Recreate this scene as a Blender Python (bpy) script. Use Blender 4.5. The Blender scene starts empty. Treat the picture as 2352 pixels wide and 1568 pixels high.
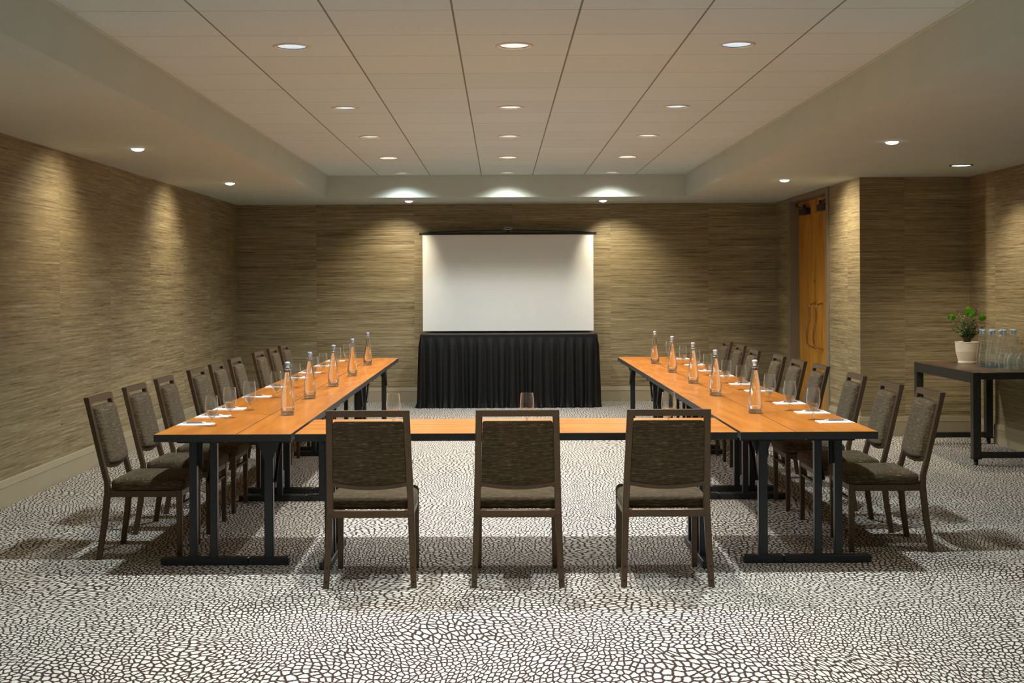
import bpy, math, random
from mathutils import Vector, Matrix
R = random.Random(7)
SC = bpy.context.scene
COL = SC.collection
pi = math.pi

# ------------------------------------------------------------------ mesh helper
class MB:
    def __init__(s): s.v = []; s.f = []; s.mi = []
    def add(s, vs, fs, mi=0):
        b = len(s.v); s.v += [tuple(p) for p in vs]
        for f in fs: s.f.append([b + i for i in f]); s.mi.append(mi)
    def loft(s, rings, cap0=True, cap1=True, closed=True, mi=0):
        n = len(rings[0]); vs = [p for r in rings for p in r]; fs = []
        for k in range(len(rings) - 1):
            for i in range(n if closed else n - 1):
                j = (i + 1) % n
                fs.append([k*n + i, k*n + j, (k+1)*n + j, (k+1)*n + i])
        if cap0: fs.append(list(range(n - 1, -1, -1)))
        if cap1: fs.append([(len(rings)-1)*n + i for i in range(n)])
        s.add(vs, fs, mi)
    def box(s, x0, x1, y0, y1, z0, z1, c=0.0, mi=0):
        if c <= 0:
            s.loft([[(x0,y0,z),(x1,y0,z),(x1,y1,z),(x0,y1,z)] for z in (z0, z1)], mi=mi); return
        def ring(z, i):
            a,b,d,e = x0+i, x1-i, y0+i, y1-i; k = c
            return [(a+k,d,z),(b-k,d,z),(b,d+k,z),(b,e-k,z),(b-k,e,z),(a+k,e,z),(a,e-k,z),(a,d+k,z)]
        s.loft([ring(z0, c), ring(z0+c, 0), ring(z1-c, 0), ring(z1, c)], mi=mi)
    def lathe(s, prof, n=24, cx=0, cy=0, cz=0, cap0=False, cap1=False, mi=0):
        s.loft([[(cx + r*math.cos(2*pi*i/n), cy + r*math.sin(2*pi*i/n), cz + z) for i in range(n)] for r, z in prof], cap0, cap1, mi=mi)
    def post(s, path, w, d, c=.003, mi=0):      # chamfered rectangle swept through points, sections level
        rings = []
        for p in path:
            x, y, z = p[:3]; a = (p[3] if len(p) > 3 else w)/2; b = (p[4] if len(p) > 4 else d)/2
            rings.append([(x-a+c,y-b,z),(x+a-c,y-b,z),(x+a,y-b+c,z),(x+a,y+b-c,z),(x+a-c,y+b,z),(x-a+c,y+b,z),(x-a,y+b-c,z),(x-a,y-b+c,z)])
        s.loft(rings, mi=mi)
    def tube(s, path, r, n=8, mi=0, caps=True):
        P = [Vector(p) for p in path]; rings = []; u = None
        for i, p in enumerate(P):
            t = (P[min(i+1, len(P)-1)] - P[max(i-1, 0)]).normalized()
            if u is None:
                u = t.orthogonal().normalized()
            u = (u - t*u.dot(t)).normalized(); w = t.cross(u)
            rr = r[i] if isinstance(r, (list, tuple)) else r
            rings.append([p + (u*math.cos(2*pi*k/n) + w*math.sin(2*pi*k/n))*rr for k in range(n)])
        s.loft(rings, caps, caps, mi=mi)
    def build(s, name, mat, parent=None, angle=35, loc=None):
        me = bpy.data.meshes.new(name); me.from_pydata(s.v, [], s.f); me.validate()
        mats = mat if isinstance(mat, (list, tuple)) else [mat]
        for m in mats: me.materials.append(m)
        if len(mats) > 1: me.polygons.foreach_set('material_index', s.mi)
        import bmesh
        bm = bmesh.new(); bm.from_mesh(me); bmesh.ops.recalc_face_normals(bm, faces=bm.faces); bm.to_mesh(me); bm.free()
        me.polygons.foreach_set('use_smooth', [True]*len(me.polygons))
        me.set_sharp_from_angle(angle=math.radians(angle))
        o = bpy.data.objects.new(name, me); COL.objects.link(o)
        if parent: o.parent = parent
        if loc: o.location = loc
        return o
def tag(o, label=None, cat=None, group=None, kind=None):
    if label: o['label'] = label
    if cat: o['category'] = cat
    if group: o['group'] = group
    if kind: o['kind'] = kind
    return o
def empty(name, loc=(0,0,0), rz=0):
    o = bpy.data.objects.new(name, None); COL.objects.link(o); o.location = loc; o.rotation_euler = (0,0,rz); o.empty_display_size = .1; return o
def copy_tree(o, parent=None):
    c = o.copy(); COL.objects.link(c)
    if parent: c.parent = parent; c.matrix_parent_inverse = o.matrix_parent_inverse.copy()
    for ch in o.children:
        if ch.type != 'LIGHT': copy_tree(ch, c)
    return c
ORD = ['first','second','third','fourth','fifth','sixth','seventh','eighth','ninth','tenth','eleventh','twelfth']

# ------------------------------------------------------------------ materials
def srgb(r, g, b):
    f = lambda c: (c/255/12.92) if c/255 <= .04045 else ((c/255 + .055)/1.055)**2.4
    return (f(r), f(g), f(b), 1)
class NT:
    def __init__(s, name):
        s.m = bpy.data.materials.new(name); s.m.use_nodes = True; s.t = s.m.node_tree; s.t.nodes.clear()
        s.out = s.n('ShaderNodeOutputMaterial')
    def n(s, typ, **kw):
        nd = s.t.nodes.new(typ)
        for k, v in kw.items():
            if k.startswith('i_'):
                key = k[2:]; key = int(key) if key.isdigit() else key.replace('_', ' ')
                s.set(nd.inputs[key], v)
            else: setattr(nd, k, v)
        return nd
    def set(s, sock, v):
        if isinstance(v, bpy.types.NodeSocket): s.t.links.new(v, sock)
        else: sock.default_value = v
    def math(s, op, a, b=None, c=None):
        nd = s.t.nodes.new('ShaderNodeMath'); nd.operation = op
        for i, v in enumerate((a, b, c)):
            if v is not None: s.set(nd.inputs[i], v)
        return nd.outputs[0]
    def vmath(s, op, a, b=None, sc=None):
        nd = s.t.nodes.new('ShaderNodeVectorMath'); nd.operation = op
        s.set(nd.inputs[0], a)
        if b is not None: s.set(nd.inputs[1], b)
        if sc is not None: s.set(nd.inputs['Scale'], sc)
        return nd.outputs[0]
    def obj(s): return s.n('ShaderNodeTexCoord').outputs['Object']
    def sep(s, v):
        nd = s.n('ShaderNodeSeparateXYZ'); s.set(nd.inputs[0], v); return nd.outputs
    def comb(s, x, y, z):
        nd = s.n('ShaderNodeCombineXYZ')
        for i, v in enumerate((x, y, z)): s.set(nd.inputs[i], v)
        return nd.outputs[0]
    def noise(s, vec, scale=1, detail=2, rough=.5, dist=0, out='Fac', dim='3D'):
        nd = s.n('ShaderNodeTexNoise'); nd.noise_dimensions = dim
        s.set(nd.inputs['Vector'], vec); nd.inputs['Scale'].default_value = scale; nd.inputs['Detail'].default_value = detail
        nd.inputs['Roughness'].default_value = rough; nd.inputs['Distortion'].default_value = dist
        return nd.outputs[out]
    def ramp(s, fac, stops):
        nd = s.n('ShaderNodeValToRGB'); s.set(nd.inputs[0], fac); e = nd.color_ramp.elements
        while len(e) < len(stops): e.new(.5)
        for el, (p, c) in zip(e, stops): el.position = p; el.color = c
        return nd.outputs[0]
    def mix(s, fac, a, b, typ='MIX'):
        nd = s.n('ShaderNodeMix'); nd.data_type = 'RGBA'; nd.blend_type = typ
        s.set(nd.inputs[0], fac); s.set(nd.inputs[6], a); s.set(nd.inputs[7], b); return nd.outputs[2]
    def bump(s, h, strength=.2, dist=.01):
        nd = s.n('ShaderNodeBump'); s.set(nd.inputs['Height'], h); nd.inputs['Strength'].default_value = strength; nd.inputs['Distance'].default_value = dist
        return nd.outputs[0]
    def pbr(s, color, rough=.5, metal=0, spec=.5, normal=None, sheen=0):
        p = s.n('ShaderNodeBsdfPrincipled')
        s.set(p.inputs['Base Color'], color); s.set(p.inputs['Roughness'], rough); p.inputs['Metallic'].default_value = metal
        p.inputs['Specular IOR Level'].default_value = spec
        if sheen: p.inputs['Sheen Weight'].default_value = sheen; p.inputs['Sheen Roughness'].default_value = .4; p.inputs['Sheen Tint'].default_value = (.85,.8,.65,1)
        if normal is not None: s.set(p.inputs['Normal'], normal)
        s.t.links.new(p.outputs[0], s.out.inputs[0]); return s.m
def plain(name, rgb, rough=.5, metal=0, spec=.5, var=.08, vs=40, sheen=0):
    t = NT(name); c = srgb(*rgb)
    nz = t.noise(t.obj(), vs, 3)
    k = lambda f: tuple(min(1, x*f) for x in c[:3]) + (1,)
    return t.pbr(t.ramp(nz, [(.3, k(1-var)), (.7, k(1+var))]), rough, metal, spec, sheen=sheen)

def m_carpet():
    t = NT('carpet'); p = t.obj()
    w1 = t.noise(p, .62, 1, .4, out='Color'); w1 = t.vmath('SCALE', t.vmath('SUBTRACT', w1, (.5,.5,.5)), sc=.85)
    w2 = t.noise(p, 1.9, 1, .5, out='Color'); w2 = t.vmath('SCALE', t.vmath('SUBTRACT', w2, (.5,.5,.5)), sc=.14)
    q = t.vmath('ADD', t.vmath('ADD', p, w1), w2)
    q = t.vmath('MULTIPLY', q, (1.05, .74, 0))
    jit = t.noise(p, 130, 2, out='Color')
    q = t.vmath('ADD', q, t.vmath('SCALE', t.vmath('SUBTRACT', jit, (.5,.5,.5)), sc=.009))
    v = t.n('ShaderNodeTexVoronoi'); v.feature = 'DISTANCE_TO_EDGE'; v.voronoi_dimensions = '2D'
    t.set(v.inputs['Vector'], q); v.inputs['Scale'].default_value = 35; v.inputs['Randomness'].default_value = .85
    tuft = t.noise(p, 300, 2)
    d = t.math('ADD', v.outputs['Distance'], t.math('MULTIPLY', t.math('SUBTRACT', tuft, .5), .10))
    big = t.noise(p, .5, 2)
    light = t.ramp(big, [(.35, srgb(202,199,188)), (.65, srgb(210,207,196))])
    light = t.mix(t.math('MULTIPLY', tuft, .25), light, srgb(150,140,128))
    dark = t.ramp(tuft, [(.3, srgb(46,33,30)), (.7, srgb(74,56,52))])
    fac = t.n('ShaderNodeMapRange'); t.set(fac.inputs[0], d); fac.inputs[1].default_value = .115; fac.inputs[2].default_value = .19
    col = t.mix(fac.outputs[0], dark, light)
    return t.pbr(col, .95, 0, .1, t.bump(t.math('ADD', t.math('MULTIPLY', fac.outputs[0], .5), tuft), .35, .004))
def m_wallpaper():
    t = NT('wallpaper'); o = t.sep(t.obj())
    s = t.math('ADD', o[0], o[1]); z = o[2]
    pan = t.math('FLOOR', t.math('DIVIDE', s, 1.32))
    wn = t.n('ShaderNodeTexWhiteNoise'); wn.noise_dimensions = '1D'; t.set(wn.inputs['W'], pan)
    off = t.math('MULTIPLY', wn.outputs[0], 9)
    a = t.noise(t.comb(t.math('MULTIPLY', s, 1.5), t.math('MULTIPLY', z, 60), off), 1, 4, .6)
    b = t.noise(t.comb(t.math('MULTIPLY', s, 7), t.math('MULTIPLY', z, 165), off), 1, 2, .5)
    c = t.noise(t.comb(t.math('MULTIPLY', s, .5), t.math('MULTIPLY', z, 9), off), 1, 2, .5)
    m = t.math('ADD', t.math('ADD', t.math('MULTIPLY', a, .55), t.math('MULTIPLY', b, .3)), t.math('MULTIPLY', c, .15))
    col = t.ramp(m, [(.34, srgb(82,70,50)), (.46, srgb(132,118,88)), (.56, srgb(153,139,106)), (.68, srgb(188,174,138))])
    ptone = t.math('ADD', .93, t.math('MULTIPLY', wn.outputs[0], .12))
    col = t.mix(1, col, t.comb(ptone, ptone, ptone), 'MULTIPLY')
    return t.pbr(col, .5, 0, .35, t.bump(b, .35, .004))
TX, TY, TS, TR = .4025, 15.67, .637, .625
def m_tiles():
    t = NT('ceiling_tile'); o = t.sep(t.obj())
    x = t.math('SUBTRACT', o[0], TX); y = t.math('SUBTRACT', TY, o[1])
    dx = t.math('PINGPONG', x, TS/2); dy = t.math('PINGPONG', y, TR/2)
    cx = t.math('FLOOR', t.math('DIVIDE', x, TS)); cy = t.math('FLOOR', t.math('DIVIDE', y, TR))
    wn = t.n('ShaderNodeTexWhiteNoise'); wn.noise_dimensions = '2D'; t.set(wn.inputs['Vector'], t.comb(cx, cy, 0))
    k = t.math('ADD', .95, t.math('MULTIPLY', wn.outputs[0], .05))
    sp = t.noise(t.obj(), 90, 3)
    base = t.ramp(sp, [(.3, srgb(206,220,222)), (.7, srgb(212,226,228))])
    base = t.mix(1, base, t.comb(k, k, k), 'MULTIPLY')
    lx = t.math('LESS_THAN', dx, .0052); ly = t.math('LESS_THAN', dy, .0035)
    c = t.mix(t.math('MULTIPLY', ly, .5), base, srgb(70,58,44))
    c = t.mix(t.math('MULTIPLY', lx, .75), c, srgb(84,70,52))
    return t.pbr(c, .9, 0, .2)
def m_wood(name, c0, c1, c2, axis=1, rough=.28, sc=1.0, spec=.5):
    t = NT(name); o = t.sep(t.obj())
    oi = t.n('ShaderNodeObjectInfo')
    a, b = (o[1], o[0]) if axis == 1 else (o[2], o[1])
    rnd = t.math('MULTIPLY', oi.outputs['Random'], 20)
    g = t.noise(t.comb(t.math('MULTIPLY', b, 13*sc), t.math('MULTIPLY', a, 1.6*sc), rnd), 1, 2.5, .5, .5)
    f = t.noise(t.comb(t.math('MULTIPLY', b, 60*sc), t.math('MULTIPLY', a, 4*sc), rnd), 1, 1)
    m = t.math('ADD', t.math('MULTIPLY', g, .9), t.math('MULTIPLY', f, .1))
    col = t.ramp(m, [(.36, srgb(*c0)), (.5, srgb(*c1)), (.64, srgb(*c2))])
    return t.pbr(col, rough, 0, spec)
def m_fabric():
    t = NT('chair_fabric'); o = t.sep(t.obj())
    nn = t.sep(t.n('ShaderNodeTexCoord').outputs['Normal'])
    top = t.math('GREATER_THAN', t.math('ABSOLUTE', nn[2]), .75); sid = t.math('GREATER_THAN', t.math('ABSOLUTE', nn[0]), .7)
    u = t.math('ADD', o[0], t.math('MULTIPLY', o[1], sid)); w = t.math('ADD', o[2], t.math('MULTIPLY', o[1], top))
    a = t.noise(t.comb(t.math('MULTIPLY', u, 30), t.math('MULTIPLY', w, 330), 0), 1, 2, .55)
    b = t.noise(t.comb(t.math('MULTIPLY', u, 9), t.math('MULTIPLY', w, 110), 3), 1, 2, .55)
    m = t.math('ADD', t.math('MULTIPLY', a, .6), t.math('MULTIPLY', b, .4))
    col = t.ramp(m, [(.38, srgb(50,40,26)), (.54, srgb(78,65,45)), (.64, srgb(114,99,73)), (.74, srgb(178,161,126))])
    return t.pbr(col, .85, 0, .2, t.bump(a, .25, .003), sheen=.10)
def m_thin_glass(name, tint=(.97,.985,.98), edge=1.5):
    t = NT(name)
    tr = t.n('ShaderNodeBsdfTransparent'); tr.inputs[0].default_value = tint + (1,)
    gl = t.n('ShaderNodeBsdfGlossy'); gl.inputs['Roughness'].default_value = .03; gl.inputs[0].default_value = (1,1,1,1)
    lw = t.n('ShaderNodeLayerWeight'); lw.inputs[0].default_value = .5
    fr = t.math('ADD', .035, t.math('MULTIPLY', .9, t.math('POWER', lw.outputs['Facing'], 3.2)))
    df = t.n('ShaderNodeBsdfDiffuse'); df.inputs[0].default_value = (.9,.92,.92,1)  # white mixed into the glass edges imitates lamp glints on the rims
    ge = t.n('ShaderNodeMixShader'); ge.inputs[0].default_value = .3; t.set(ge.inputs[1], gl.outputs[0]); t.set(ge.inputs[2], df.outputs[0])
    mx = t.n('ShaderNodeMixShader'); t.set(mx.inputs[0], fr); t.set(mx.inputs[1], tr.outputs[0]); t.set(mx.inputs[2], ge.outputs[0])
    t.t.links.new(mx.outputs[0], t.out.inputs[0]); return t.m
def m_refract(name, ior, tint, through=.3):
    t = NT(name)
    g = t.n('ShaderNodeBsdfGlass'); g.inputs['Color'].default_value = tint + (1,); g.inputs['IOR'].default_value = ior; g.inputs['Roughness'].default_value = .02
    tr = t.n('ShaderNodeBsdfTransparent'); tr.inputs[0].default_value = (1,1,1,1)
    mx = t.n('ShaderNodeMixShader'); mx.inputs[0].default_value = through; t.set(mx.inputs[1], g.outputs[0]); t.set(mx.inputs[2], tr.outputs[0])
    t.t.links.new(mx.outputs[0], t.out.inputs[0]); return t.m
def m_emit(name, rgb, st):
    t = NT(name); e = t.n('ShaderNodeEmission'); e.inputs[0].default_value = rgb + (1,); e.inputs[1].default_value = st
    t.t.links.new(e.outputs[0], t.out.inputs[0]); return t.m
M = dict(
    carpet=m_carpet(), wall=m_wallpaper(), tile=m_tiles(),
    plaster=plain('plaster', (194,203,195), .85, var=.02, vs=3),
    base=plain('baseboard_paint', (158,148,122), .45, var=.02, vs=3),
    table=m_wood('cherry_laminate', (180,104,30), (192,114,35), (203,123,40), 1, .27),
    edge=plain('charcoal_edge', (46,50,50), .45, var=.1),
    tmetal=plain('charcoal_metal', (44,49,51), .38, .35, var=.08),
    black=plain('black_metal', (16,16,17), .4, .2),
    bronze=plain('bronze_metal', (88,70,51), .42, .5, var=.10, vs=60),
    fabric=m_fabric(),
    glass=m_thin_glass('clear_glass'), bglass=m_thin_glass('blue_glass', (.95,.975,.99)),
    water=m_refract('water', 1.33, (1,1,1), .25), gwater=m_refract('glass_water', 1.33, (1,1,1), .6), gbase=m_refract('thick_glass', 1.45, (.93,.97,1), .25),
    gstem=m_refract('stem_glass', 1.45, (1,1,1), .65),
    gbase2=m_refract('thick_blue_glass', 1.45, (.62,.80,.94), .3),
    stopper=plain('blue_stopper', (150,176,205), .25), stopper2=plain('clear_stopper', (205,212,216), .2),
    steel=plain('steel_wire', (190,190,188), .25, .9),
    white_ink=plain('white_ink', (235,235,232), .6),
    paper=plain('paper', (243,244,244), .8, var=.02), slate=plain('pen_slate', (98,110,120), .4), pensilver=plain('pen_silver', (205,210,214), .3, .3),
    screen=plain('screen_fabric', (234,236,232), .8, var=.015, vs=4),
    skirt=plain('black_cloth', (5,7,7), .55, 0, .3, var=.15, vs=30),
    door=m_wood('amber_veneer', (176,118,32), (194,134,40), (210,148,50), 2, .3, .7),
    frame=plain('door_frame_paint', (128,117,98), .5, var=.03, vs=5),
    satin=plain('satin_bronze', (196,160,118), .22, .95), closer=plain('dark_closer', (44,34,26), .4, .4), brass=plain('brass', (190,146,74), .35, .7),
    console=plain('gunmetal', (48,49,45), .42, .3), ctop=m_wood('dark_walnut', (58,44,32), (74,57,42), (88,70,52), 1, .35),
    caster=plain('caster_rubber', (30,30,28), .6),
    pot=plain('cream_ceramic', (236,224,206), .4, var=.02), soil=plain('dark_soil', (28,22,16), .95, var=.4),
    leaf=plain('dusty_leaf', (84,112,66), .55, var=.3, vs=60), stem=plain('plant_stem', (104,112,62), .6), flower=plain('green_bloom', (112,172,36), .75, var=.25, vs=90),
    trim_ring=plain('light_trim', (214,206,190), .5), dark_gap=plain('light_gap', (26,24,22), .6), reflector=plain('reflector', (236,240,242), .35),
    lens_cool=m_emit('lens_cool', (.80,.93,1), 3.3), lens_warm=m_emit('lens_warm', (1,.96,.86), 4), lens_spot=m_emit('lens_spot', (1,.97,.9), 7),
)

# ------------------------------------------------------------------ the room
XL, XR, XA, YB, YA, YF = -3.54, 3.70, 4.83, 17.0, 13.0, -2.0
ZS, ZC, TL, TRX, TB = 2.66, 2.935, -2.146, 2.305, 15.68
def struct(o): o['kind'] = 'structure'; return o
b = MB(); b.box(XL-.1, XA+.1, YF, YB+.1, -.1, 0); struct(b.build('floor', M['carpet']))
b = MB(); b.box(XL-.1, XL, YF, YB+.1, 0, ZS+.4); struct(b.build('wall_left', M['wall']))
b = MB(); b.box(XL, XR+.1, YB, YB+.1, 0, ZS+.4); struct(b.build('wall_back', M['wall']))
DY0, DY1, DZ = 14.30, 16.08, 2.60
b = MB(); b.box(XR, XR+.2, YA+.12, DY0-.05, 0, ZS+.1); b.box(XR, XR+.2, DY1+.05, YB, 0, ZS+.1); struct(b.build('wall_right', M['wall']))
b = MB(); b.box(XR, XA+.1, YA, YA+.12, 0, ZS+.1); struct(b.build('wall_alcove', M['wall']))
b = MB(); b.box(XA, XA+.1, YF, YA, 0, ZS+.1); struct(b.build('wall_side', M['wall']))
# lamp positions
LX = [TX - TS*2.5, TX - TS*.5, TX + TS*1.5]
LK = [0, 3, 6, 9, 13, 16, 19, 22]
lampc = {}
for k in LK:
    for i, x in enumerate(LX): lampc[(i, k)] = (x, TY - TR*(k + .5))
# tiled ceiling with round openings
HR = .088
b = MB()
xs = [TL] + [TX + TS*i for i in range(-3, 3)] + [TRX]
ys = [TB] + [TY - TR*k for k in range(1, 29)]
for a in range(len(xs)-1):
    for k in range(len(ys)-1):
        x0, x1, y0, y1 = xs[a], xs[a+1], ys[k+1], ys[k]
        hole = None
        for c in lampc.values():
            if x0 < c[0] < x1 and y0 < c[1] < y1: hole = c
        if not hole: b.add([(x0,y0,ZC),(x0,y1,ZC),(x1,y1,ZC),(x1,y0,ZC)], [[0,1,2,3]])
        else:
            n = 32; outer = []; inner = []
            for q in range(n):
                an = 2*pi*q/n; dx, dy = math.cos(an), math.sin(an)
                tx = ((x1 if dx > 0 else x0) - hole[0])/dx if abs(dx) > 1e-6 else 9
                ty = ((y1 if dy > 0 else y0) - hole[1])/dy if abs(dy) > 1e-6 else 9
                s = min(tx, ty); outer.append((hole[0]+dx*s, hole[1]+dy*s, ZC)); inner.append((hole[0]+dx*HR, hole[1]+dy*HR, ZC))
            cor = []
            b.add(outer + inner, [[q, (q+1) % n, n + (q+1) % n, n + q] for q in range(n)])
            for cx, cy in ((x0,y0),(x0,y1),(x1,y0),(x1,y1)):   # corner triangles the ring leaves open
                an = math.atan2(cy-hole[1], cx-hole[0]) % (2*pi); q = int(an/(2*pi/n))
                b.add([outer[q], outer[(q+1) % n], (cx, cy, ZC)], [[0,1,2]])
cl = struct(b.build('ceiling', M['tile']))
b = MB()
def slab(x0, x1, y0, y1): b.box(x0, x1, y0, y1, ZS, ZC+.35)
slab(XL, TL, YF, YB); slab(TRX, XA, YF, YA+.05); slab(TRX, XR+.2, YA+.05, YB); slab(TL, TRX, TB, YB)
b.box(TL, TRX, YF, TB, ZC+.25, ZC+.35)
struct(b.build('ceiling_soffit', M['plaster']))
b = MB()
w = .018
for x0, x1, y0, y1 in ((TL, TL+w, YF, TB), (TRX-w, TRX, YF, TB), (TL+w, TRX-w, TB-w, TB)): b.box(x0, x1, y0, y1, ZC-.006, ZC-.0005)
struct(b.build('trim_1', M['plaster']))
# baseboards (profile swept along each wall)
def skirting(name, p0, p1, nrm):
    prof = [(0,0),(.014,0),(.014,.142),(.018,.146),(.010,.192),(.006,.196),(0,.196)]
    rings = []
    for p in (p0, p1): rings.append([(p[0]+nrm[0]*d, p[1]+nrm[1]*d, z) for d, z in prof])
    b = MB(); b.loft(rings); struct(b.build(name, M['base'], angle=20))
skirting('baseboard_left', (XL,YF), (XL,YB), (1,0)); skirting('baseboard_back', (XL,YB), (XR,YB), (0,-1))
skirting('baseboard_right', (XR,YA), (XR,DY0-.05), (-1,0)); skirting('baseboard_right.001', (XR,DY1+.09), (XR,YB), (-1,0))
skirting('baseboard_alcove', (XR-.014,YA), (XA,YA), (0,-1)); skirting('baseboard_side', (XA,YF), (XA,YA), (-1,0))
# double door
XD = 3.80
b = MB()
for y0, y1 in ((DY0-.1, DY0), (DY1, DY1+.1)): b.box(XR-.02, XD+.06, y0, y1, 0, ZS-.001, .004)
b.box(XR-.02, XD+.06, DY0, DY1, DZ, ZS-.001, .004)
for y0, y1 in ((DY0, DY0+.014), (DY1-.014, DY1)): b.box(XD-.03, XD, y0, y1, 0, DZ)
struct(b.build('door_frame', M['frame']))
YM = (DY0+DY1)/2
for idx, (y0, y1, s) in enumerate(((YM+.003, DY1-.016, 1), (DY0+.016, YM-.003, -1))):
    b = MB(); b.box(XD, XD+.045, y0, y1, .008, DZ-.004, .002); d = struct(b.build('door_%d' % (idx+1), M['door']))
    yh = YM + (.03 if idx == 0 else -.30)
    pts = []
    for k in range(25):
        u = k/24; z = 1.335 - .545*u
        e = min(1, min(u, 1-u)*9); e = math.sqrt(max(0, 1-(1-e)**2))
        pts.append((XD - .01 - .085*e + .018*math.sin(u*2*pi)*e, yh + .0*s, z))
    pts = [(XD, yh, 1.335)] + pts + [(XD, yh, .79)]
    b = MB(); b.tube(pts, .012, 10)
    for z in (1.335, .79): b.lathe([(0,0),(.02,0),(.02,.006),(0,.006)], 14, 0, 0, 0)
    b2 = MB(); b2.tube(pts, .012, 10); b2.build('door_handle', M['satin'], d)
    b = MB(); yc = YM + s*.45; b.box(XD-.065, XD, yc-.17, yc+.17, 2.42, 2.50, .006); cb = b.build('door_closer', M['closer'], d)
    b = MB(); b.tube([(XD-.05, yc-.05*s, 2.505), (XD-.075, yc+.22*s, 2.53), (XD-.05, yc+.36*s, 2.575)], .010, 8); b.lathe([(0,0),(.02,0),(.02,.045),(0,.045)], 12, XD-.05, yc-.05*s, 2.50); b.build('closer_arm', M['closer'], cb)
    b = MB()
    if idx == 0:
        b.tube([(XD-.012, YM+.07, 1.6), (XD, YM+.07, 1.6)], .017, 12); b.build('lock', M['brass'], d)
    else:
        b.box(XD-.02, XD, YM-.05, YM-.01, 2.42, 2.59, .003); b.build('brass_plate', M['brass'], d)
# ------------------------------------------------------------------ lights in the ceiling
def spot(name, loc, tgt, W, size, blend, col, rad, parent):
    L = bpy.data.lights.new(name, 'SPOT'); L.energy = W; L.spot_size = math.radians(size); L.spot_blend = blend; L.color = col; L.shadow_soft_size = rad
    o = bpy.data.objects.new(name, L); COL.objects.link(o); o.location = loc
    d = Vector(tgt) - Vector(loc); o.rotation_euler = d.to_track_quat('-Z', 'Y').to_euler()
    o.parent = parent
    return o
P_DOWN, P_FRONT, P_WASH = 135, 165, 54
COOL, WARM = (.86,.97,1.0), (1.0,.98,.93)
colname = ['blank-wall column', 'middle column', 'door-side column']
rowname = {0:'closest to the screen', 3:'second row from the screen', 6:'third row from the screen', 9:'fourth row from the screen', 13:'over the cross table'}
proto = {}
for (i, k), (x, y) in lampc.items():
    cool = (i == 0 and k == 0) or (i != 1 and k in (13, 9, 16))
    key = cool
    if key not in proto:
        r = empty('ceiling_light', (x, y, ZC))
        b = MB(); b.lathe([(HR-.001,0),(HR+.004,-.007),(HR+.018,-.006),(HR+.022,0),(HR-.001,0)], 32); b.build('trim_ring', M['trim_ring'], r)
        b = MB(); b.lathe([(HR,.0),(HR-.001,.012),(HR-.006,.012)], 32); b.build('shadow_gap', M['dark_gap'], r)
        b = MB(); b.lathe([(HR-.005,.002),(HR-.010,.03),(HR-.026,.075)], 32); b.build('reflector', M['reflector'], r)
        b = MB(); b.lathe([(HR-.024,.072),(HR-.05,.069),(.002,.066)], 32, cap1=True); b.build('lens', M['lens_cool'] if cool else M['lens_warm'], r)
        proto[key] = r
    else:
        r = copy_tree(proto[key]); r.location = (x, y, ZC)
    tag(r, None, 'ceiling light', 'recessed lights in the tiled ceiling')
    r['label'] = 'round recessed ceiling light, %s, %s' % (colname[i], rowname.get(k, 'behind the turned chairs, row %s' % ORD[LK.index(k)-5]))
    spot('downlight', (0,0,-.012), (0,0,-1), {0: 80, 13: 200, 16: 170, 19: 130, 22: 110}.get(k, P_DOWN), {16: 72, 19: 80, 22: 90, 3: 160, 6: 148}.get(k, 134), {16: .8, 19: .8, 22: .8}.get(k, 1.0), COOL if cool else WARM, .045, r)
wash = [(-2.87,10.0,'l'),(-2.86,13.36,'l'),(-2.87,6.65,'l'),(-2.87,3.3,'l'),(-1.18,16.28,'b'),(1.33,16.36,'b'),(2.99,13.28,'r'),(3.03,9.76,'n'),(3.03,6.4,'n')]
wl = {0:'small bright spotlight in the soffit along the blank wall, nearer the cross table', 1:'small bright spotlight in the soffit along the blank wall, nearer the screen wall',
      2:'small spotlight in the blank wall soffit level with the cross table',3:'small spotlight in the blank wall soffit behind the chairs',
      4:'small spotlight over the screen, on its blank-wall side', 5:'small spotlight over the screen, on its door side',
      6:'small bright spotlight in the soffit just in front of the door', 7:'small bright spotlight in the plain soffit between tray and console table',8:'small spotlight in the door side soffit behind the chairs'}
first = None
for i, (x, y, w) in enumerate(wash):
    if first is None:
        r = empty('spotlight', (x, y, ZS))
        b = MB(); b.lathe([(.048,0),(.050,-.004),(.058,-.004),(.061,0)], 28); b.build('trim_ring', M['plaster'], r)
        b = MB(); b.lathe([(.050,-.001),(.048,-.008),(.041,-.015),(.027,-.020),(.012,-.0225),(.001,-.023)], 28, cap1=True); b.build('lens', M['lens_spot'], r); first = r
    else: r = copy_tree(first); r.location = (x, y, ZS)
    tag(r, wl[i], 'spotlight', 'small spotlights in the soffit')
    tg = {'l': (XL, y, 1.75), 'b': (x + (.28 if x > 0 else -.28), YB, 1.70), 'r': (XR, y, 1.75), 'n': (4.42, 11.95, .95) if i == 7 else (x+.15, y, 0)}[w]
    lo = (0,0,-.034); t3 = (tg[0]-x, tg[1]-y, tg[2]-ZS)
    spot('washlight', lo, t3, {'l': P_WASH, 'b': P_WASH*1.35, 'r': P_WASH*2.0, 'n': 115 if i == 7 else 26}[w], 84 if w == 'b' else 40 if i == 7 else 118, 1.0, (1,.88,.66), .03, r)
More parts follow.
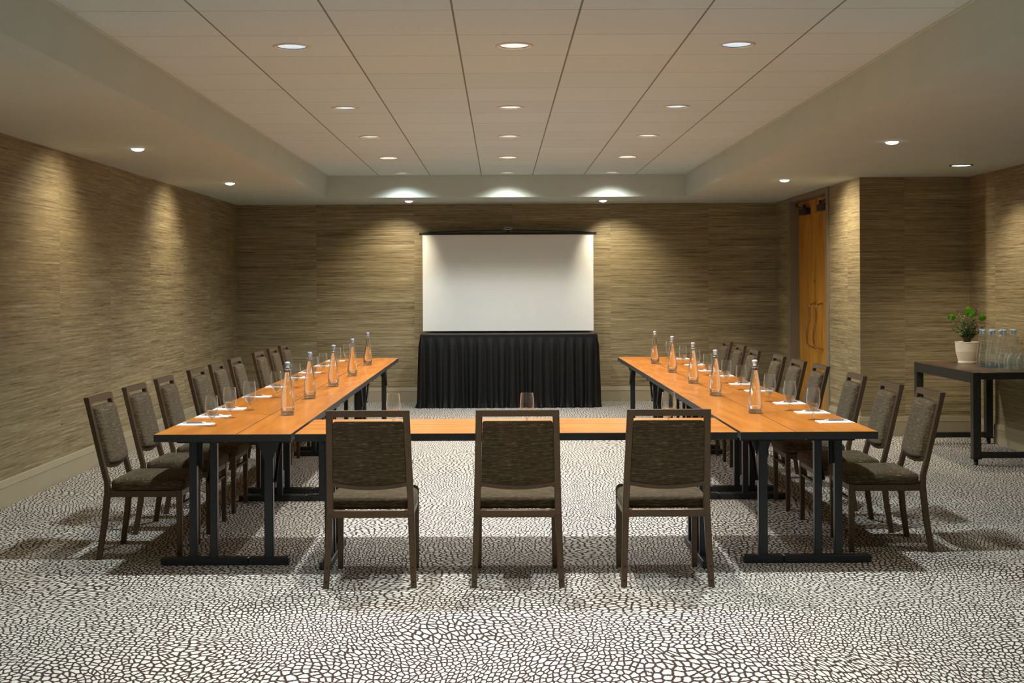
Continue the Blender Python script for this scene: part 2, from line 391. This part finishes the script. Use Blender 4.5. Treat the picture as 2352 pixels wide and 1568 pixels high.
# the larger flat light over the console
r = empty('ceiling_light', (4.28, 11.72, ZS))
b = MB(); b.lathe([(.090,0),(.092,-.007),(.103,-.006),(.107,0)], 32); b.build('trim_ring', M['dark_gap'], r)
b = MB(); b.lathe([(.092,-.001),(.080,-.004),(.001,-.006)], 32, cap1=True); b.build('lens', M['lens_warm'], r)
tag(r, 'flat round ceiling light with dark rim above the console table', 'ceiling light')
spot('downlight', (0,0,-.02), (.1,0,-1), 80, 116, .8, (1,.88,.68), .06, r)

# ------------------------------------------------------------------ tables
TH = .75
def make_table(w, l, twin, name_label):
    r = empty('folding_table'); x = w/2 - .0025; y = l/2 - .0025
    b = MB(); b.box(-x+.0008, x-.0008, -y+.0008, y-.0008, TH-.038, TH, 0); top = b.build('tabletop', M['table'], r)
    b = MB(); z0, z1 = TH-.042, TH-.0015
    def ring(i, z): return [(-x+i,-y+i,z),(x-i,-y+i,z),(x-i,y-i,z),(-x+i,y-i,z)]
    b.loft([ring(.0007,z1), ring(0,z1-.0007), ring(0,z0+.002), ring(.003,z0), ring(.02,z0)], False, False); b.build('edge_band', M['edge'], r, angle=15)
    for s in (-1, 1):
        yl = s*(l/2 - .165); xo = .020 if twin else 0
        b = MB(); xs = (-.044, .070) if twin else (0,)
        pw = .042 if twin else .050
        for px in xs: b.box(px-pw/2, px+pw/2, yl-.022, yl+.022, .035, TH-.055, .003)
        if not twin:
            b.add([(-.024,yl-.024,TH-.16),(.024,yl-.024,TH-.16),(.06,yl-.024,TH-.06),(-.06,yl-.024,TH-.06),(-.024,yl-.02,TH-.16),(.024,yl-.02,TH-.16),(.06,yl-.02,TH-.06),(-.06,yl-.02,TH-.06)],
                  [[0,1,2,3],[7,6,5,4],[0,4,5,1],[1,5,6,2],[2,6,7,3],[3,7,4,0]])
        leg = b.build('leg', M['tmetal'], r)
        fw = .245 if twin else .112
        b = MB(); b.box(-fw, fw, yl-.03, yl+.03, 0, .042, .004)
        for px in (-fw+.035, fw-.035): b.lathe([(0,0),(.008,0),(.007,.003),(0,.003)], 10, px, 0, 0)
        # bolt heads stand on the outer face
        bb = MB(); bb.box(-fw+xo, fw+xo, yl-.03, yl+.03, 0, .042, .004)
        bb.build('foot', M['tmetal'], leg)
        for px in (-fw+xo+.03, fw+xo-.03):
            b = MB(); b.tube([(px, yl-.0295, .021), (px, yl-.033, .021)], .008, 10); b.build('bolt', M['black'], leg)
        b = MB(); hw = .135 if twin else .125; b.box(-hw, hw, yl-.02, yl+.03, TH-.066, TH-.040, .003); b.build('bracket', M['black'], leg)
        b = MB(); yi = -s
        b.tube([(.03, yl+yi*.022, .46), (.03, yl+yi*.05, .49), (.03, yl+yi*.10, .57), (.03, yl+yi*.24, .69), (.03, yl+yi*.26, TH-.045)], [.010,.010,.010,.012,.012], 8); b.build('brace', M['black'], leg)
        b = MB(); b.box(-.035 if twin else -.03, .0, yl+yi*.03 - .012, yl+yi*.03+.012, TH-.20, TH-.062, .005); b.build('latch', M['black'], leg)
    return r
TO, TI, L8 = .455, .305, 2.44
Y0 = 6.94
run_x = {'wall': (-1.915, -1.46, -1.155), 'door': (2.075, 1.62, 1.316)}
side_txt = {'wall': 'blank-wall side', 'door': 'door side'}
pw_ = make_table(TO, L8, True, ''); pn_ = make_table(TI, L8, False, '')
used = {'w': False, 'n': False}
def place_table(key, x, y, rz, label, group):
    p = pw_ if key == 'w' else pn_
    o = p if not used[key] else copy_tree(p)
    used[key] = True
    o.location = (x, y, 0); o.rotation_euler = (0,0,rz); tag(o, label, 'table', group)
endname = ['joined to the cross table', 'in the middle of its run', 'at the screen end']
for sd, (xo, xm, xi) in run_x.items():
    for k in range(3):
        yc = Y0 + L8*(k + .5)
        place_table('w', (xo+xm)/2, yc, 0 if sd == 'wall' else pi, 'wide outer cherry folding table under the notepads, %s, %s' % (side_txt[sd], endname[k]), 'wide outer tables')
        place_table('n', (xm+xi)/2, yc, 0 if sd == 'wall' else pi, 'narrow inner cherry table edging the U opening, %s, %s' % (side_txt[sd], endname[k]), 'narrow inner tables')
xc = (-1.155 + 1.316)/2
place_table('w', xc, Y0 + TO/2, pi/2, 'cherry cross table standing right behind the three turned-away chairs', 'cross tables closing the U')
place_table('n', xc, Y0 + TO + TI/2, pi/2, 'narrow cherry table strip behind the cross table, inside the U', 'cross tables closing the U')

# ------------------------------------------------------------------ chairs
def back_y(z): return -.205 - (z-.44)*(.118/.485) if z > .44 else -.205 + 0*(z)
def back_x(z): return .212 - (z-.37)*(.016/.555)
def make_chair():
    r = empty('banquet_chair')
    for s in (-1, 1):
        b = MB(); b.post([(s*.227,-.247,.0,.029,.030), (s*.218,-.218,.2,.032,.032), (s*.212,-.202,.37,.034,.034)], .034, .032); leg = b.build('leg', M['bronze'], r)
        for z in (.035, .105):
            yy = -.247 + z*.145 - .016
            b = MB(); b.tube([(s*(.227-z*.045), yy+.003, z), (s*(.227-z*.045), yy-.0015, z)], .005, 8); b.build('screw', M['black'], leg)
        b = MB(); b.post([(s*.210,.213,0,.028,.028), (s*.208,.213,.395,.034,.034)], .03, .03); b.build('leg', M['bronze'], r)
    b = MB()
    for s in (-1, 1):
        b.post([(s*.212,-.202,.365), (s*back_x(.44),-.203,.44), (s*back_x(.56),back_y(.56),.56), (s*back_x(.92),back_y(.92),.92)], .034, .030)
    zt = .92; yt = back_y(.908); hx = back_x(.908)+.017
    sl = .118/.485
    b.loft([[(x, yt-.015-(-.016)*sl, .892), (x, yt+.015-(-.016)*sl, .892), (x, yt+.015-.016*sl, .925), (x, yt-.015-.016*sl, .925)] for x in (-hx, hx)])
    rings = []
    for i in range(13):
        u = i/12*2-1; x = u*(back_x(.53)-.012); z = .538 - .022*(1-u*u); y = back_y(z)
        rings.append([(x,y-.014,z-.012),(x,y+.014,z-.012),(x,y+.014,z+.010),(x,y-.014,z+.010)])
    b.loft(rings)
    b.build('back_frame', M['bronze'], r)
    # upholstered back panel
    def outline(ins):
        pts = []; zt, zb = .868-ins, .548+ins
        xt = back_x(.868)-.0165-ins; xb = back_x(.55)-.0165-ins; rr = .012
        for k in range(5): a = k/4*pi/2; pts.append((xt-rr+rr*math.sin(a+0), zt-rr+rr*math.cos(a)))
        n = 13
        for k in range(n):
            u = 1-2*k/(n-1); pts.append((xb*u, zb - .021*(1-u*u)))
        for k in range(5): a = k/4*pi/2; pts.append((-xt+rr-rr*math.cos(a), zt-rr+rr*math.sin(a)))
        return pts
    b = MB(); rings = []
    for o, ins in ((-.016,.02),(-.0150,.006),(-.012,.001),(.018,.001),(.031,.006),(.039,.02),(.042,.05)):
        rings.append([(x, back_y(z)+o, z) for x, z in outline(ins)])
    b.loft(rings); b.build('backrest', M['fabric'], r, angle=50)
    # seat cushion
    def rrect(x, y0, y1, rd, z, ins):
        x -= ins; y0 += ins; y1 -= ins; rd = max(.006, rd-ins); pts = []
        for cx, cy, a0 in ((x-rd,y1-rd,0),(-x+rd,y1-rd,pi/2),(-x+rd,y0+rd,pi),(x-rd,y0+rd,1.5*pi)):
            for k in range(5): a = a0+k/4*pi/2; pts.append((cx+rd*math.cos(a), cy+rd*math.sin(a), z))
        return pts
    b = MB(); rings = []
    for z, ins in ((.394,.012),(.400,.003),(.412,0),(.436,0),(.450,.006),(.458,.018),(.464,.05),(.468,.10),(.470,.16)): rings.append(rrect(.226 if ins or z else .2, -.182, .247, .03, z, ins))
    b.loft(rings); b.build('seat', M['fabric'], r, angle=50)
    b = MB()
    b.box(-.2, .2, -.216, -.188, .356, .396, .003); b.box(-.194, .194, .200, .226, .356, .394, .003)
    for s in (-1, 1): b.box(s*.21-.012, s*.21+.012, -.19, .205, .356, .394, .003)
    b.build('seat_frame', M['bronze'], r)
    b = MB(); b.box(-.196, .196, .204, .222, .292, .312, .003); b.build('stretcher', M['bronze'], r)
    return r
ch0 = make_chair(); cused = [False]
def place_chair(x, y, rz, label, group):
    o = ch0 if not cused[0] else copy_tree(ch0)
    cused[0] = True; o.location = (x, y, 0); o.rotation_euler = (0,0,rz); tag(o, label, 'chair', group)
fl = ['bronze framed chair with back turned, at the cross table on its blank-wall side', 'bronze framed chair with back turned, in the middle of the cross table, facing the screen', 'bronze framed chair with back turned, at the cross table on its door side']
for x, l in zip((-.683, .083, .857), fl): place_chair(x, 6.53+.247, 0, l, 'chairs at the cross table')
for i, y in enumerate((7.47,8.20,8.92,9.84,10.54,11.28,12.36,13.12,13.80)):
    place_chair(-2.31+.247, y, -pi/2 + R.uniform(-.02,.02), 'brown fabric chair on the blank-wall side, %s from the cross table' % ORD[i], 'chairs along the blank wall')
for i, y in enumerate((7.57,8.16,8.92,9.95,10.60,11.34,12.28,13.30,14.2)):
    x = (2.50,2.45,2.44,2.45,2.43,2.43,2.40,2.46,2.48)[i]
    place_chair(x-.247, y, pi/2 + R.uniform(-.02,.02), 'brown fabric chair on the door side, %s from the cross table' % ORD[i], 'chairs along the door side')

# ------------------------------------------------------------------ bottles, glasses, pads, pens
def text_mesh(txt, size, rad, z):
    cu = bpy.data.curves.new('lettering', 'FONT'); cu.body = txt; cu.size = size; cu.align_x = 'CENTER'; cu.resolution_u = 2
    ob = bpy.data.objects.new('lettering', cu); COL.objects.link(ob)
    dg = bpy.context.evaluated_depsgraph_get(); dg.update()
    me = bpy.data.meshes.new_from_object(ob.evaluated_get(dg)); bpy.data.objects.remove(ob); bpy.data.curves.remove(cu)
    for v in me.vertices:
        a = v.co.x/rad; h = v.co.y
        v.co = (rad*math.sin(a), -rad*math.cos(a), z + h)
    me.materials.append(M['white_ink'])
    for p in me.polygons: p.use_smooth = False
    return me
BP = [(.036,0),(.0415,.003),(.0445,.02),(.0456,.045),(.0455,.06),(.0440,.085),(.0405,.115),(.0360,.15),(.0305,.19),(.0235,.235),(.0175,.272),(.0150,.288),(.0150,.293)]
WP = [(.034,.020),(.0415,.026),(.0432,.045),(.0431,.06),(.0416,.085),(.0381,.115),(.0336,.15),(.0281,.19),(.0211,.235),(.0155,.268),(.0150,.271)]
def make_bottle(lines, glass, gb, stop, filled=True):
    r = empty('water_bottle')
    b = MB(); b.lathe(BP + [(.0165,.294),(.0172,.299),(.0165,.303),(.0135,.303),(.0128,.29)], 28); b.build('body', glass, r)
    b = MB(); b.lathe([(.001,.001),(.0355,.001),(.041,.004),(.0432,.012),(.041,.0175),(.032,.0155),(.001,.014)], 28); b.build('base', gb, r)
    if filled:
        b = MB(); b.lathe([(.001,.0185)] + WP + [(.001,.271)], 28); b.build('water', M['water'], r)
    b = MB(); b.lathe([(.001,.298),(.012,.298),(.0128,.306),(.0125,.316),(.0165,.323),(.0178,.328),(.0155,.334),(.008,.337),(.001,.3375)], 20); b.build('stopper', stop, r)
    b = MB()
    for s in (-1, 1):
        b.tube([(0,s*.0165,.286),(s*0,s*.0225,.292),(0,s*.024,.305),(0,s*.020,.318),(0,s*.012,.324)], .0012, 6)
        b.tube([(0,s*.0168,.286)] + [(.0168*math.sin(s*a*pi/8)*1, s*.0168*math.cos(a*pi/8), .286) for a in range(1,9)], .0011, 6)
    o = b.build('wire_bail', M['steel'], r); o.rotation_euler = (0,0,pi/2-.3)
    for (txt, size, z) in lines:
        o = bpy.data.objects.new('lettering', text_mesh(txt, size, .0462, z)); COL.objects.link(o); o.parent = r; o['label'] = 'white etched lettering'
    return r
bl0 = make_bottle([('THE WESTIN', .0105, .049)], M['glass'], M['gbase'], M['stopper'])
bl1 = make_bottle([('—VIVREAU—', .0105, .047)], M['glass'], M['gbase'], M['stopper2'])
P = [(-1.348,7.97),(-1.384,9.14),(-1.359,10.24),(-1.345,11.43),(-1.37,12.98)]
bdesc = ['clear stoppered water bottle on the blank-wall side, %s from the cross table', 'clear stoppered water bottle on the door side, %s from the cross table']
for i, (x, y) in enumerate(P):
    o = bl0 if i == 0 else copy_tree(bl0); o.location = (x, y, TH); o.rotation_euler = (0,0,math.atan2(-x, y)*-1*-1*.9 + R.uniform(-.15,.15)); tag(o, bdesc[0] % ORD[i], 'bottle', 'water bottles on the tables')
P = [(1.60,7.96),(1.565,9.22),(1.58,10.39),(1.585,11.69),(1.585,13.0)]
for i, (x, y) in enumerate(P):
    o = bl1 if i == 0 else copy_tree(bl1); o.location = (x, y, TH); o.rotation_euler = (0,0,-math.atan2(x, y) + R.uniform(-.15,.15)); tag(o, bdesc[1] % ORD[i], 'bottle', 'water bottles on the tables')
GP = [(.001,.003),(.034,.0005),(.0345,.0018),(.030,.0035),(.010,.0065),(.0062,.010),(.0052,.020),(.0068,.032),(.0060,.038),(.0095,.045),(.018,.053),(.0275,.066),(.0352,.082),(.0398,.100),(.0413,.118),(.0405,.140),(.0382,.165),(.0352,.190)]
def make_glass(filled=True, inverted=False):
    r = empty('water_glass')
    inn = [(.0343,.1905)] + [(x-.0012, z+.0006) for x, z in GP[-2:9:-1]] + [(.001,.0475)]
    b = MB(); b.lathe(GP[9:] + inn, 26); bo = b.build('bowl', M['glass'], r)
    b = MB(); b.lathe(GP[:10] + [(.001,.046)], 22); b.build('stem', M['gstem'], r)
    if filled:
        b = MB(); b.lathe([(.001,.0485),(.0165,.0535),(.0260,.0665),(.0337,.0825),(.0378,.0975),(.036,.0980),(.001,.0980)], 26); b.build('water', M['gwater'], r)
    return r
gl0 = make_glass(); gused = [False]
def place_glass(x, y, sc, label, group):
    o = gl0 if not gused[0] else copy_tree(gl0)
    gused[0] = True; o.location = (x, y, TH); o.scale = (sc,)*3; o.rotation_euler = (0,0,R.uniform(0,6)); tag(o, label, 'glass', group)
GLp = [(-1.688,7.36),(-1.679,7.81),(-1.654,8.30),(-1.644,9.23),(-1.647,10.13),(-1.652,11.13),(-1.665,11.8),(-1.66,12.8),(-1.666,13.63)]
GRp = [(1.867,7.55),(1.852,8.10),(1.857,8.73),(1.852,9.74),(1.856,10.40),(1.855,11.34),(1.855,12.0),(1.86,12.9),(1.86,13.95)]
for i, (x, y) in enumerate(GLp): place_glass(x, y, .93 if i == 0 else 1.0, 'stemmed water glass on the blank-wall side, %s from the cross table' % ORD[i], 'water glasses on the long tables')
for i, (x, y) in enumerate(GRp): place_glass(x, y, 1.0, 'stemmed water glass on the door side, %s from the cross table' % ORD[i], 'water glasses on the long tables')
for x, l in ((-.624,'water glass on the cross table behind the chair on the blank-wall side'), (.149,'water glass on the cross table behind the middle turned chair'), (.967,'water glass on the cross table behind the chair on the door side')):
    place_glass(x, 7.30, 1.0, l, 'water glasses on the cross table')
pad0 = pen0 = None
def place_pad(x, y, rz, lab, side, i):
    global pad0, pen0
    if pad0 is None:
        b = MB(); b.box(-.10, .10, -.066, .066, 0, .004, 0); pad0 = b.build('notepad', M['paper']); o = pad0
        pen0 = empty('pen')
        b = MB(); b.tube([(-.045,0,.0048),(.045,0,.0048)], .0048, 10); b.build('barrel', M['slate'], pen0)
        b = MB(); b.tube([(.0448,0,.0048),(.062,0,.0044),(.068,0,.0035)], [.0046,.0035,.001], 10); b.build('tip', M['pensilver'], pen0)
        b = MB(); b.tube([(-.068,0,.0046),(-.0448,0,.0047)], .0042, 10); b.box(-.066,-.03,-.001,.001,.0092,.0106); b.build('clip', M['pensilver'], pen0)
        p = pen0
    else:
        o = pad0.copy(); COL.objects.link(o); p = copy_tree(pen0)
    o.location = (x, y, TH); o.rotation_euler = (0,0,rz)
    tag(o, 'white notepad on the %s, %s from the cross table' % (lab, ORD[i]), 'notepad', 'notepads on the tables')
    p.location = (x - .015*side, y + .035, TH+.004); p.rotation_euler = (0,0,rz + R.uniform(-.12,.12) + (pi if side < 0 else 0))
    tag(p, 'slate grey pen lying on the notepad on the %s, %s from the cross table' % (lab, ORD[i]), 'pen', 'pens on the notepads')
for i, (x, y) in enumerate(GLp): place_pad(-1.80, y+.075, R.uniform(-.03,.03), 'blank-wall side', 1, i)
for i, (x, y) in enumerate(GRp): place_pad(1.962, y-.125, R.uniform(-.06,.03), 'door side', -1, i)

# ------------------------------------------------------------------ projection screen and skirted table
YS = 16.80
r = empty('projection_screen', (.098, YS, 0))
sx0, sx1 = -1.135, 1.136; zt = 2.243
b = MB(); n = 24; rings = []
for k in range(n+1):
    x = sx0 + (sx1-sx0)*k/n; rings.append([(x,.002,.96),(x,-.002,.96),(x,-.002,zt),(x,.002,zt)])
b.loft(rings); b.build('screen_surface', M['screen'], r)
b = MB(); b.box(sx0-.02, sx1+.02, -.014, .014, zt-.004, zt+.024, .004); b.build('top_bar', M['black'], r)
for x in (sx0-.03, sx1+.03):
    b = MB(); b.box(x-.012, x+.012, -.02, .02, zt-.008, zt+.028, .004); b.build('end_cap', M['black'], r)
b = MB(); b.tube([(sx0,0,zt+.028),(sx0*.5,0,zt+.046),(-.05,0,zt+.058),(.05,0,zt+.058),(sx1*.5,0,zt+.046),(sx1,0,zt+.028)], .007, 8); b.build('support_rod', M['black'], r)
b = MB(); b.tube([(-.055,0,zt+.060),(-.052,0,zt+.082),(-.035,0,zt+.094),(.035,0,zt+.094),(.052,0,zt+.082),(.055,0,zt+.060)], .005, 8); b.box(-.04,.04,-.008,.008,zt+.058,zt+.070,.002); b.build('hook_handle', M['steel'], r)
b = MB(); b.box(-.015, .015, .03, .06, .0, zt+.06, .003); b.box(-.015,.015,.0,.03,zt+.0,zt+.03,.002); b.build('stand_pole', M['black'], r)
for dx, dy in ((-.5,.03),(.5,.03),(0,.10)):
    b = MB(); b.tube([(0,.045,.35),(dx*.6,.045+dy*.6,.14),(dx,.045+dy,.008)], .008, 8); b.build('leg', M['black'], r)
tag(r, 'white pull-up projection screen with black top bar against the back wall', 'projection screen')
r = empty('skirted_table', (.10, 16.43, 0))
hw, hd, zt = 1.13, .27, .936
b = MB(); b.box(-hw, hw, -hd, hd, zt-.02, zt, .004); b.build('tabletop', M['skirt'], r)
b = MB(); b.loft([[(-hw-.006,-hd-.006,z),(hw+.006,-hd-.006,z),(hw+.006,hd+.006,z),(-hw-.006,hd+.006,z)] for z in (zt-.045, zt-.002)], False, False); b.build('skirt_header', M['skirt'], r)
b = MB()
per = []
N = 300
def edge_pt(u):   # u runs back-left corner -> front -> back-right corner
    L = hd*2 + hw*2 + hd*2; s = u*L
    if s < hd*2: return (-hw-.004, hd - s, -1, 0)
    s -= hd*2
    if s < hw*2: return (-hw + s, -hd-.004, 0, -1)
    s -= hw*2
    return (hw+.004, -hd + s, 1, 0)
rings = []
rr = random.Random(3); ph = [rr.uniform(0, 6.28) for _ in range(4)]
for j, t in enumerate((0,.04,.12,.25,.4,.55,.7,.82,.92,.97,1.0)):
    ring = []
    for i in range(N+1):
        u = i/N; x, y, nx, ny = edge_pt(u)
        w = u*2*pi
        a = math.sin(w*26 + .8*math.sin(w*5+ph[0])) ; c = math.sin(w*57 + ph[1] + 1.3*math.sin(w*7))
        amp = .007 + .017*t**.6
        d = .004 + .004*t*t + amp*(.9*a + .15*c + .9) * min(1, t*8)
        sw = .012*t*math.sin(w*9+ph[2])
        pud = .012*max(0, t-.92)/.08*(1+math.sin(w*41+ph[3]))
        ring.append((x + nx*(d+pud) + sw*abs(ny), y + ny*(d+pud) + sw*abs(nx), (zt-.04)*(1-t) + .004))
    rings.append(ring)
b.loft(rings, False, False, closed=False); b.build('skirt', M['skirt'], r, angle=80)
for sx in (-1, 1):
    for sy in (-1, 1):
        b = MB(); b.box(sx*(hw-.08)-.015, sx*(hw-.08)+.015, sy*(hd-.06)-.015, sy*(hd-.06)+.015, 0, zt-.02, .002); b.build('leg', M['black'], r)
tag(r, 'table hidden under a black pleated floor-length skirt below the screen', 'table')

# ------------------------------------------------------------------ console table with plant, bottles, glasses
CX0, CX1, CY0, CY1, CZ = 4.045, 4.79, 10.82, 12.36, .80
r = empty('console_table', (0,0,0)); r.location = ((CX0+CX1)/2, (CY0+CY1)/2, 0)
hx, hy = (CX1-CX0)/2, (CY1-CY0)/2; lw = .068
b = MB(); b.box(-hx+.006, hx-.006, -hy+.006, hy-.006, CZ-.02, CZ, .002); b.build('tabletop', M['ctop'], r)
for s in (-1, 1):
    b = MB(); b.box(s*(hx-.02)-.02, s*(hx-.02)+.02, -hy+lw, hy-lw, CZ-.095, CZ-.003, .002); b.build('side_rail', M['console'], r)
    b = MB(); b.box(-hx+lw, hx-lw, s*(hy-.02)-.02, s*(hy-.02)+.02, CZ-.062, CZ-.003, .002); b.build('end_rail', M['console'], r)
    b = MB(); b.box(-hx+lw, hx-lw, s*(hy-lw/2)-.025, s*(hy-lw/2)+.025, .062, .112, .002); b.build('bottom_rail', M['console'], r)
    for sy in (-1, 1):
        cx, cy = s*(hx-lw/2), sy*(hy-lw/2)
        b = MB(); b.box(cx-lw/2, cx+lw/2, cy-lw/2, cy+lw/2, .066, CZ-.001, .003); lg = b.build('leg', M['console'], r)
        b = MB(); b.box(cx-.04, cx+.04, cy-.04, cy+.04, .054, .066, .003); b.tube([(cx-.012,cy,.026),(cx+.012,cy,.026)], .026, 16); b.box(cx-.018,cx+.018,cy-.008,cy+.008,.03,.058); b.build('caster', M['caster'], lg)
tag(r, 'dark metal framed console table on casters against the side wall', 'console table')
# potted plant
PX, PY = 4.44, 12.03
r = empty('potted_plant', (PX, PY, CZ))
prof = [(.001,0),(.080,0),(.083,.003),(.083,.022),(.079,.026),(.080,.03),(.090,.06),(.0995,.10)]
for k in range(10): z = .112 + k*.0085; rad = .1015 + (z-.11)*.08; prof += [(rad,z),(rad+.0016,z+.0030),(rad,z+.0062)]
prof += [(.111,.200),(.112,.206),(.108,.208),(.105,.203),(.102,.185),(.001,.183)]
b = MB(); b.lathe(prof, 40); b.build('pot', M['pot'], r, angle=50)
b = MB(); b.lathe([(.101,.186),(.06,.194),(.03,.212),(.001,.22)], 20, cap1=True); b.build('soil', M['soil'], r)
def leaf(b, p, d, up, ln, wd):
    d = d.normalized(); s = d.cross(up); s = s.normalized() if s.length > 1e-4 else Vector((1,0,0)); nn = s.cross(d)
    b.add([p, p+d*ln*.35+s*wd*.5+nn*ln*.05, p+d*ln*.75+s*wd*.38+nn*ln*.02, p+d*ln-nn*ln*.08, p+d*ln*.75-s*wd*.38+nn*ln*.02, p+d*ln*.35-s*wd*.5+nn*ln*.05, p+d*ln*.5-nn*ln*.03],
          [[0,1,6],[1,2,6],[2,3,6],[3,4,6],[4,5,6],[5,0,6]])
rp = random.Random(11)
stems = [(-.145,.0,.435,.02,1),(.005,-.02,.50,.03,1),(.030,-.04,.465,0,1),(.135,-.03,.43,.0,1),(-.085,.02,.49,.0,0),(.105,.03,.50,.0,0),(-.15,-.03,.33,0,0),(.16,.0,.34,.0,0),(.05,-.06,.40,0,0),(-.05,-.07,.38,0,0),(.0,.08,.44,0,0),(.09,.08,.40,0,0),(-.10,.06,.38,0,0),(.03,-.1,.33,0,0),(-.03,.03,.42,0,0),(.08,-.05,.36,0,0),(.12,-.06,.30,0,0),(-.02,-.05,.33,0,0)]
fol = MB()
for (dx, dy, z, bend, fl) in stems:
    p0 = Vector((dx*.12, dy*.12, .2)); p3 = Vector((dx, dy, z)); p1 = p0.lerp(p3, .45) + Vector((-dx*.12, -dy*.12, .035))
    pts = [p0*(1-t)**2 + p1*2*t*(1-t) + p3*t*t for t in [k/10 for k in range(11)]]
    b = MB(); b.tube(pts, [.0035 - .0022*k/10 for k in range(11)], 6); b.build('stem', M['stem'], r)
    for k in range(2, 11):
        for q in range(3 if not fl else 2):
            a = rp.uniform(0, 6.28); d = Vector((math.cos(a), math.sin(a), rp.uniform(-.1,.9)))
            leaf(fol, pts[k] + Vector((rp.uniform(-.006,.006),)*3), d, Vector((0,0,1)), rp.uniform(.022,.045)*(1.15 if k < 7 else .8), rp.uniform(.012,.022))
    if fl:
        b = MB(); c = Vector((dx, dy, z)); rad = .036 if z > .45 else .034
        for q in range(240):      # a ball of fine upright bracts
            u = rp.uniform(-.35, 1); a = rp.uniform(0, 6.28); h = math.sqrt(1-u*u) if abs(u) < 1 else 0
            d = Vector((h*math.cos(a), h*math.sin(a), u*.95)); p = c + d*rad*rp.uniform(.55,.8)
            leaf(b, p, (d + Vector((rp.uniform(-.4,.4), rp.uniform(-.4,.4), .35))).normalized(), Vector((0.3,.2,1)), .016, .009)
        n0 = [( .0001,-.8*rad)] + [(rad*.8*math.sin(t), -rad*.8*math.cos(t)) for t in [pi*k/8 for k in range(1,8)]] + [(.0001,.8*rad)]
        b.lathe(n0, 12, c.x, c.y, c.z); b.build('flower', M['flower'], r)
fol.build('foliage', M['leaf'], r)
tag(r, 'small leafy plant with green pompom blooms in a ribbed cream pot', 'plant')
cb = make_bottle([], M['bglass'], M['gbase2'], M['stopper'], filled=False)
spots_b = [(4.44,11.45),(4.535,11.47),(4.43,11.58),(4.525,11.59),(4.62,11.58),(4.715,11.59),(4.45,11.70),(4.545,11.70),(4.64,11.70),(4.735,11.70)]
for i, (x, y) in enumerate(spots_b):
    o = cb if i == 0 else copy_tree(cb); o.location = (x, y, CZ); o.rotation_euler = (0,0,R.uniform(0,6))
    row = ['in front beside the glasses','in the middle row','in the row by the plant'][0 if i < 2 else (1 if i < 6 else 2)]
    j = i if i < 2 else (i-2 if i < 6 else i-6)
    tag(o, 'empty bluish bottle on the console, %s, %s from the aisle' % (row, ORD[j]), 'bottle', 'empty bottles on the console')
cg = make_glass(False)
for q, (i, j) in enumerate([(i, j) for j in range(3) for i in range(4)]):
    o = cg if q == 0 else copy_tree(cg)
    o.location = (4.485 + i*.088 + (j % 2)*.012, 11.09 + j*.098, CZ+.1908); o.rotation_euler = (pi, 0, R.uniform(0,6))
    tag(o, 'upturned glass on the console, %s row from its end, %s from the aisle' % (ORD[j], ORD[i]), 'glass', 'upturned glasses on the console')

# ------------------------------------------------------------------ world and camera
W = bpy.data.worlds.new('World'); SC.world = W; W.use_nodes = True
bg = W.node_tree.nodes['Background']; bg.inputs[0].default_value = (.82,.95,1,1); bg.inputs[1].default_value = .23
cam = bpy.data.cameras.new('camera'); co = bpy.data.objects.new('camera', cam); COL.objects.link(co); SC.camera = co
cam.sensor_width = 36; cam.lens = 36*2900/2352; cam.shift_x = 26/2352; cam.shift_y = -128/2352; cam.clip_end = 100; cam.clip_start = .05
co.matrix_world = Matrix.Translation((0,0,1.56)) @ Matrix.Rotation(pi/2, 4, 'X') @ Matrix.Rotation(-.0045, 4, 'Z')
vs = SC.view_settings; vs.view_transform = 'Standard'; vs.look = 'None'; vs.gamma = 1; vs.use_curve_mapping = False; vs.exposure = 0.27
cy = SC.cycles
cy.use_denoising = True; cy.max_bounces = 14; cy.diffuse_bounces = 5; cy.glossy_bounces = 6; cy.transmission_bounces = 12; cy.transparent_max_bounces = 24
cy.sample_clamp_indirect = 4; cy.caustics_reflective = False; cy.caustics_refractive = False
